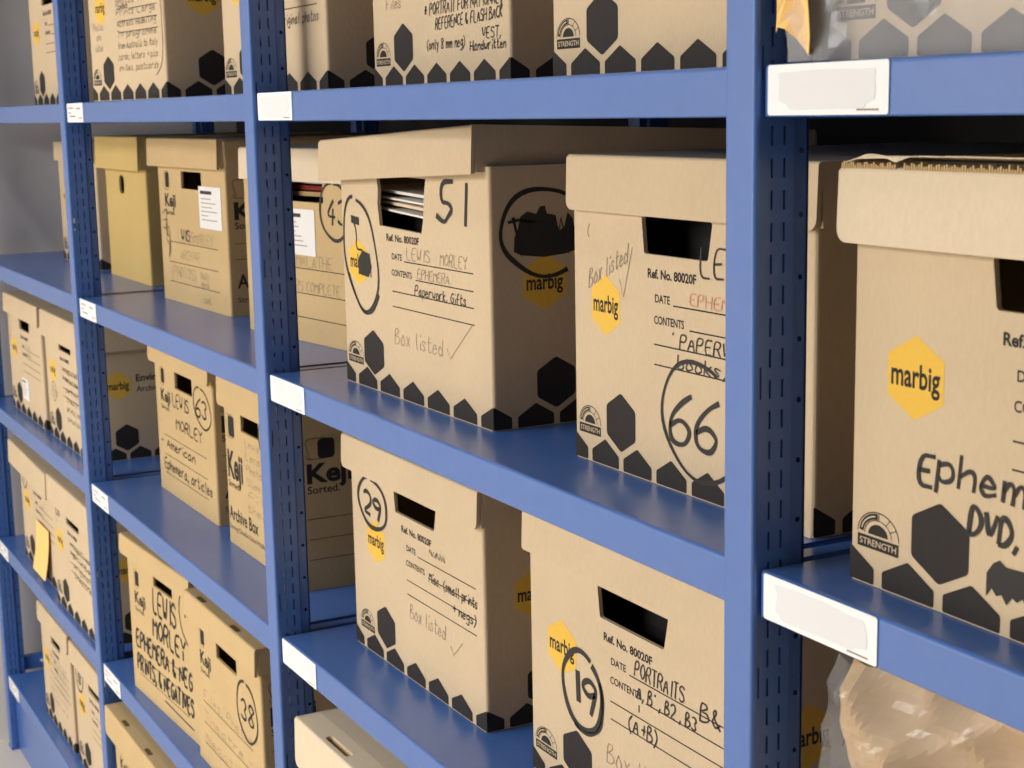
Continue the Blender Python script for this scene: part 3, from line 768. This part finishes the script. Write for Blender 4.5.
# tab slots of the lid tops: brown plates, their inner shade painted on
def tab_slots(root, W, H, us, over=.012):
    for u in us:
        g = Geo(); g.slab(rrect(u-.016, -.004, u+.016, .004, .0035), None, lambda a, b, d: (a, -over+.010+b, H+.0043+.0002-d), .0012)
        o = g.obj('tab_slot', 'slot_shade', root)
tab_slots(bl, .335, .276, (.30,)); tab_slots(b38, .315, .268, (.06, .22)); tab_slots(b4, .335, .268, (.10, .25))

# ---------------------------------------------------------------- papers and folders inside the boxes
def folder(label, root_loc, W, D, th, H, m, rotx=0, rotz=0, name='folder', roty=0):
    g = Geo(); g.box(0, W, 0, th, 0, H)
    o = g.obj(name, m); o.location = root_loc; o.rotation_euler = (math.radians(rotx), math.radians(roty), math.radians(rotz))
    tag(o, label, 'folder' if name == 'folder' else 'paper', 'papers inside the archive boxes')
    return o
z1 = HS[1]+.0045
folder('dark folder seen through the hand hole of the box marked 51', (-.855, .115, z1), .30, .3, .03, .205, 'folder_dark')
for i in range(4):
    g = Geo(); g.box(0, .30, 0, .20, 0, .0022+.001*(i % 2))
    o = g.obj('paper_sheet', ['paper_white', 'kraft_pale', 'paper_white', 'paper_white'][i]); o.location = (-.85+.004*i, .085+.004*(i % 2), z1+.206+.0062*i)
    o.rotation_euler = (0, math.radians(2.2), math.radians(-1.5+i))
    tag(o, ['lowest white paper', 'cream paper', 'white paper above the cream one', 'topmost white paper'][i]+' in the hand hole of the tilted-lid box', 'paper', 'papers in the box marked 51')
folder('dark ribbed folder inside the circled 66 box, behind its hand hole', (-.335, .12, z1+.002), .285, .3, .02, .215, 'folder_dark', rotx=-3)
folder('dark folder behind the hand hole of the 19 box, below the circled 66', (-.43, .12, HS[2]+.007), .32, .3, .02, .212, 'folder_dark', rotx=-4)
for i in range(4):
    g = Geo(); g.box(0, .30, 0, .2, 0, .006)
    o = g.obj('paper_sheet', ['folder_tan', 'paper_red', 'paper_white', 'folder_dark'][i]); o.location = (-1.37, .145+.003*i, z1+.198+.0085*i); o.rotation_euler = (0, 0, math.radians(7))
    tag(o, ['tan folder', 'red folder', 'white paper bundle', 'dark folder'][i]+' seen through the hand hole of the box numbered 43', 'paper', 'papers in the box numbered 43')
g = Geo(); g.box(0, .3, 0, .28, 0, .19); o = g.obj('folder_stack', 'folder_dark'); o.location = (-1.37, .145, z1); o.rotation_euler = (0, 0, math.radians(7))
tag(o, 'stack of dark folders under the papers in the box numbered 43', 'folder')

# ---------------------------------------------------------------- orange note on the far left box
g = Geo()
n = 8; vs = []; fs = []
for i in range(n+1):
    t = i/n
    for s in (0, 1): vs.append((-.062+.125*s+.012*t*(-1), -.002-.012*t*t, -.112*t-(.0 if s else .0)))
for i in range(n): fs.append((2*i, 2*i+2, 2*i+3, 2*i+1))
g.add(vs, fs)
o = g.obj('sticky_note', 'sticky_orange'); o.location = (-2.565, .031, HS[3]+.124)
m = o.modifiers.new('paper', 'SOLIDIFY'); m.thickness = .0006
tag(o, 'orange paper note stuck to the front of a box at the left', 'note')

# ---------------------------------------------------------------- plastic-wrapped box at the top right
def ph_wrap(d, W): pass
bw = box('cardboard box inside the clear plastic wrap at the top right', 'marbig', .066, .032, 0, .315, rot=0, D=.36, H=.262)
def crumple(p, s, amp):
    a = noise.noise(Vector(p)*s); b = noise.noise(Vector(p)*s*2.3+Vector((7, 3, 1)))
    c = noise.noise(Vector(p)*s*5+Vector((1, 9, 4)))
    return amp*((1-abs(a)*2.2)*.6+(1-abs(b)*2)*.3+c*.15)
def film(root_loc, x0, x1, y0, y1, z0, z1, nx, nz, corner_pull):
    """wrinkled film sleeve: front, left end and right end as one sheet; gathers at the left end"""
    vs = []; fs = []
    ny = 10
    path = []                                             # plan path from back-left round the front to back-right
    for j in range(ny): path.append((x0, y1+(y0-y1)*j/ny, 'l', j/ny))
    for i in range(nx+1): path.append((x0+(x1-x0)*i/nx, y0, 'f', i/nx))
    for j in range(1, ny+1): path.append((x1, y0+(y1-y0)*j/ny, 'r', j/ny))
    for pi, (x, y, k, t) in enumerate(path):
        for q in range(nz+1):
            v = q/nz; z = z0+(z1-z0)*v
            cr = crumple((x, y, z), 11, .006)
            dx = dy = 0
            if k == 'f': dy = -abs(cr); 
            elif k == 'l': dx = -abs(cr)
            else: dx = abs(cr)
            ex = max(0, 1-math.hypot(x-x0, y-y0)/.07)
            dx -= ex*corner_pull*(.2+v*1.2); dy -= ex*.012*(1-v)
            vs.append((x+dx, y+dy, z + (.002*math.sin(pi*.9) if q == 0 else 0)*0))
    m = len(path)
    for i in range(m-1):
        for q in range(nz):
            a = i*(nz+1)+q; fs.append((a, a+nz+1, a+nz+2, a+1))
    o = link_mesh('plastic_wrap', vs, fs, 'plastic_film'); o.location = root_loc
    s = o.modifiers.new('film', 'SOLIDIFY'); s.thickness = .0004
    return o
fo = film((0, 0, HS[0]+.0006), .056, .40, .022, .42, 0, .30, 60, 40, .012)
tag(fo, 'clear wrinkled plastic wrap around the box at the top right', 'plastic wrap')
g = Geo(); vs = []; fs = []
for i in range(6):
    for j in range(6):
        u, v = i/5, j/5
        vs.append((.036*u+.006*v+.004*math.sin(v*5), -.004*math.sin(u*6+v*4)-.003*u, .045*v-.010*u*(1-v)+.006*math.sin(u*5)))
for i in range(5):
    for j in range(5): a = i*6+j; fs.append((a, a+6, a+7, a+1))
g.add(vs, fs); o = g.obj('sticky_note', 'sticky_orange'); o.location = (.040, .010, HS[0]+.020)
m = o.modifiers.new('paper', 'SOLIDIFY'); m.thickness = .0006
tag(o, 'crumpled orange paper caught in the plastic wrap at the top right', 'note')

# ---------------------------------------------------------------- crumpled kraft paper bag under the right shelf
def bag(x0, x1, y0, y1, z0, h, nx, nz, name, m, seed, amp, grow=0, ramp=.044):
    """upright crumpled bag: creased front, left and back walls, its left top corner drawn in to a point"""
    vs = []; fs = []; path = []
    ny = 14
    for j in range(ny): path.append((0, 1-j/ny))
    for i in range(nx+1): path.append((i/nx, 0))
    for j in range(1, ny+1): path.append((1, j/ny))
    for (a, b) in path:
        for q in range(nz+1):
            v = q/nz
            xl = x0 + ramp*max(0, (v-.45)/.55)**1.3
            x = xl+(x1-xl)*a; fold = max(0, v-.8)/.2
            y = y0+(y1-y0)*(b*(1-.35*fold)+.10*fold*(1-b)*0+.03*v*(1-b))
            z = z0+h*v
            p = Vector((x+seed, y, z))
            c = amp*(noise.voronoi(p*10)[0][0]*1.2+noise.voronoi(p*21+Vector((5, 2, 8)))[0][0]*.5-.55+.3*noise.noise(p*5))
            ca = min(1, v/.06)
            nrm = Vector((0, -1, .1)) if (b == 0 and a > 0) else (Vector((-.6, -.6, 0)) if a == 0 else Vector((1, 0, 0)))
            if b > .5: nrm *= .3
            d = nrm*(c*ca+grow)
            vs.append((x+d.x, y+d.y, z+d.z*ca))
    m_ = len(path)
    for i in range(m_-1):
        for q in range(nz): a = i*(nz+1)+q; fs.append((a, a+nz+1, a+nz+2, a+1))
    top = [i*(nz+1)+nz for i in range(m_)]
    fs.append(tuple(top))
    o = link_mesh(name, vs, fs, m)
    s = o.modifiers.new('paper', 'SOLIDIFY'); s.thickness = .0006
    return o
zb = HS[2]+.0008
br = empty('paper_bag', (.2, .2, zb)); tag(br, 'crumpled kraft paper bag in clear plastic under the shelf at the right', 'bag')
pb = bag(.086, .44, .050, .40, zb, .284, 70, 50, 'kraft_paper_wrap', 'kraft_paper', 3.1, .050, ramp=.016)
pf = bag(.064, .455, .046, .42, zb, .287, 70, 50, 'plastic_sleeve', 'thin_film', 3.1, .050, .006, ramp=.034)
for o in (pb, pf):
    o.parent = br; o.matrix_parent_inverse = Matrix.Translation((-.2, -.2, -zb))
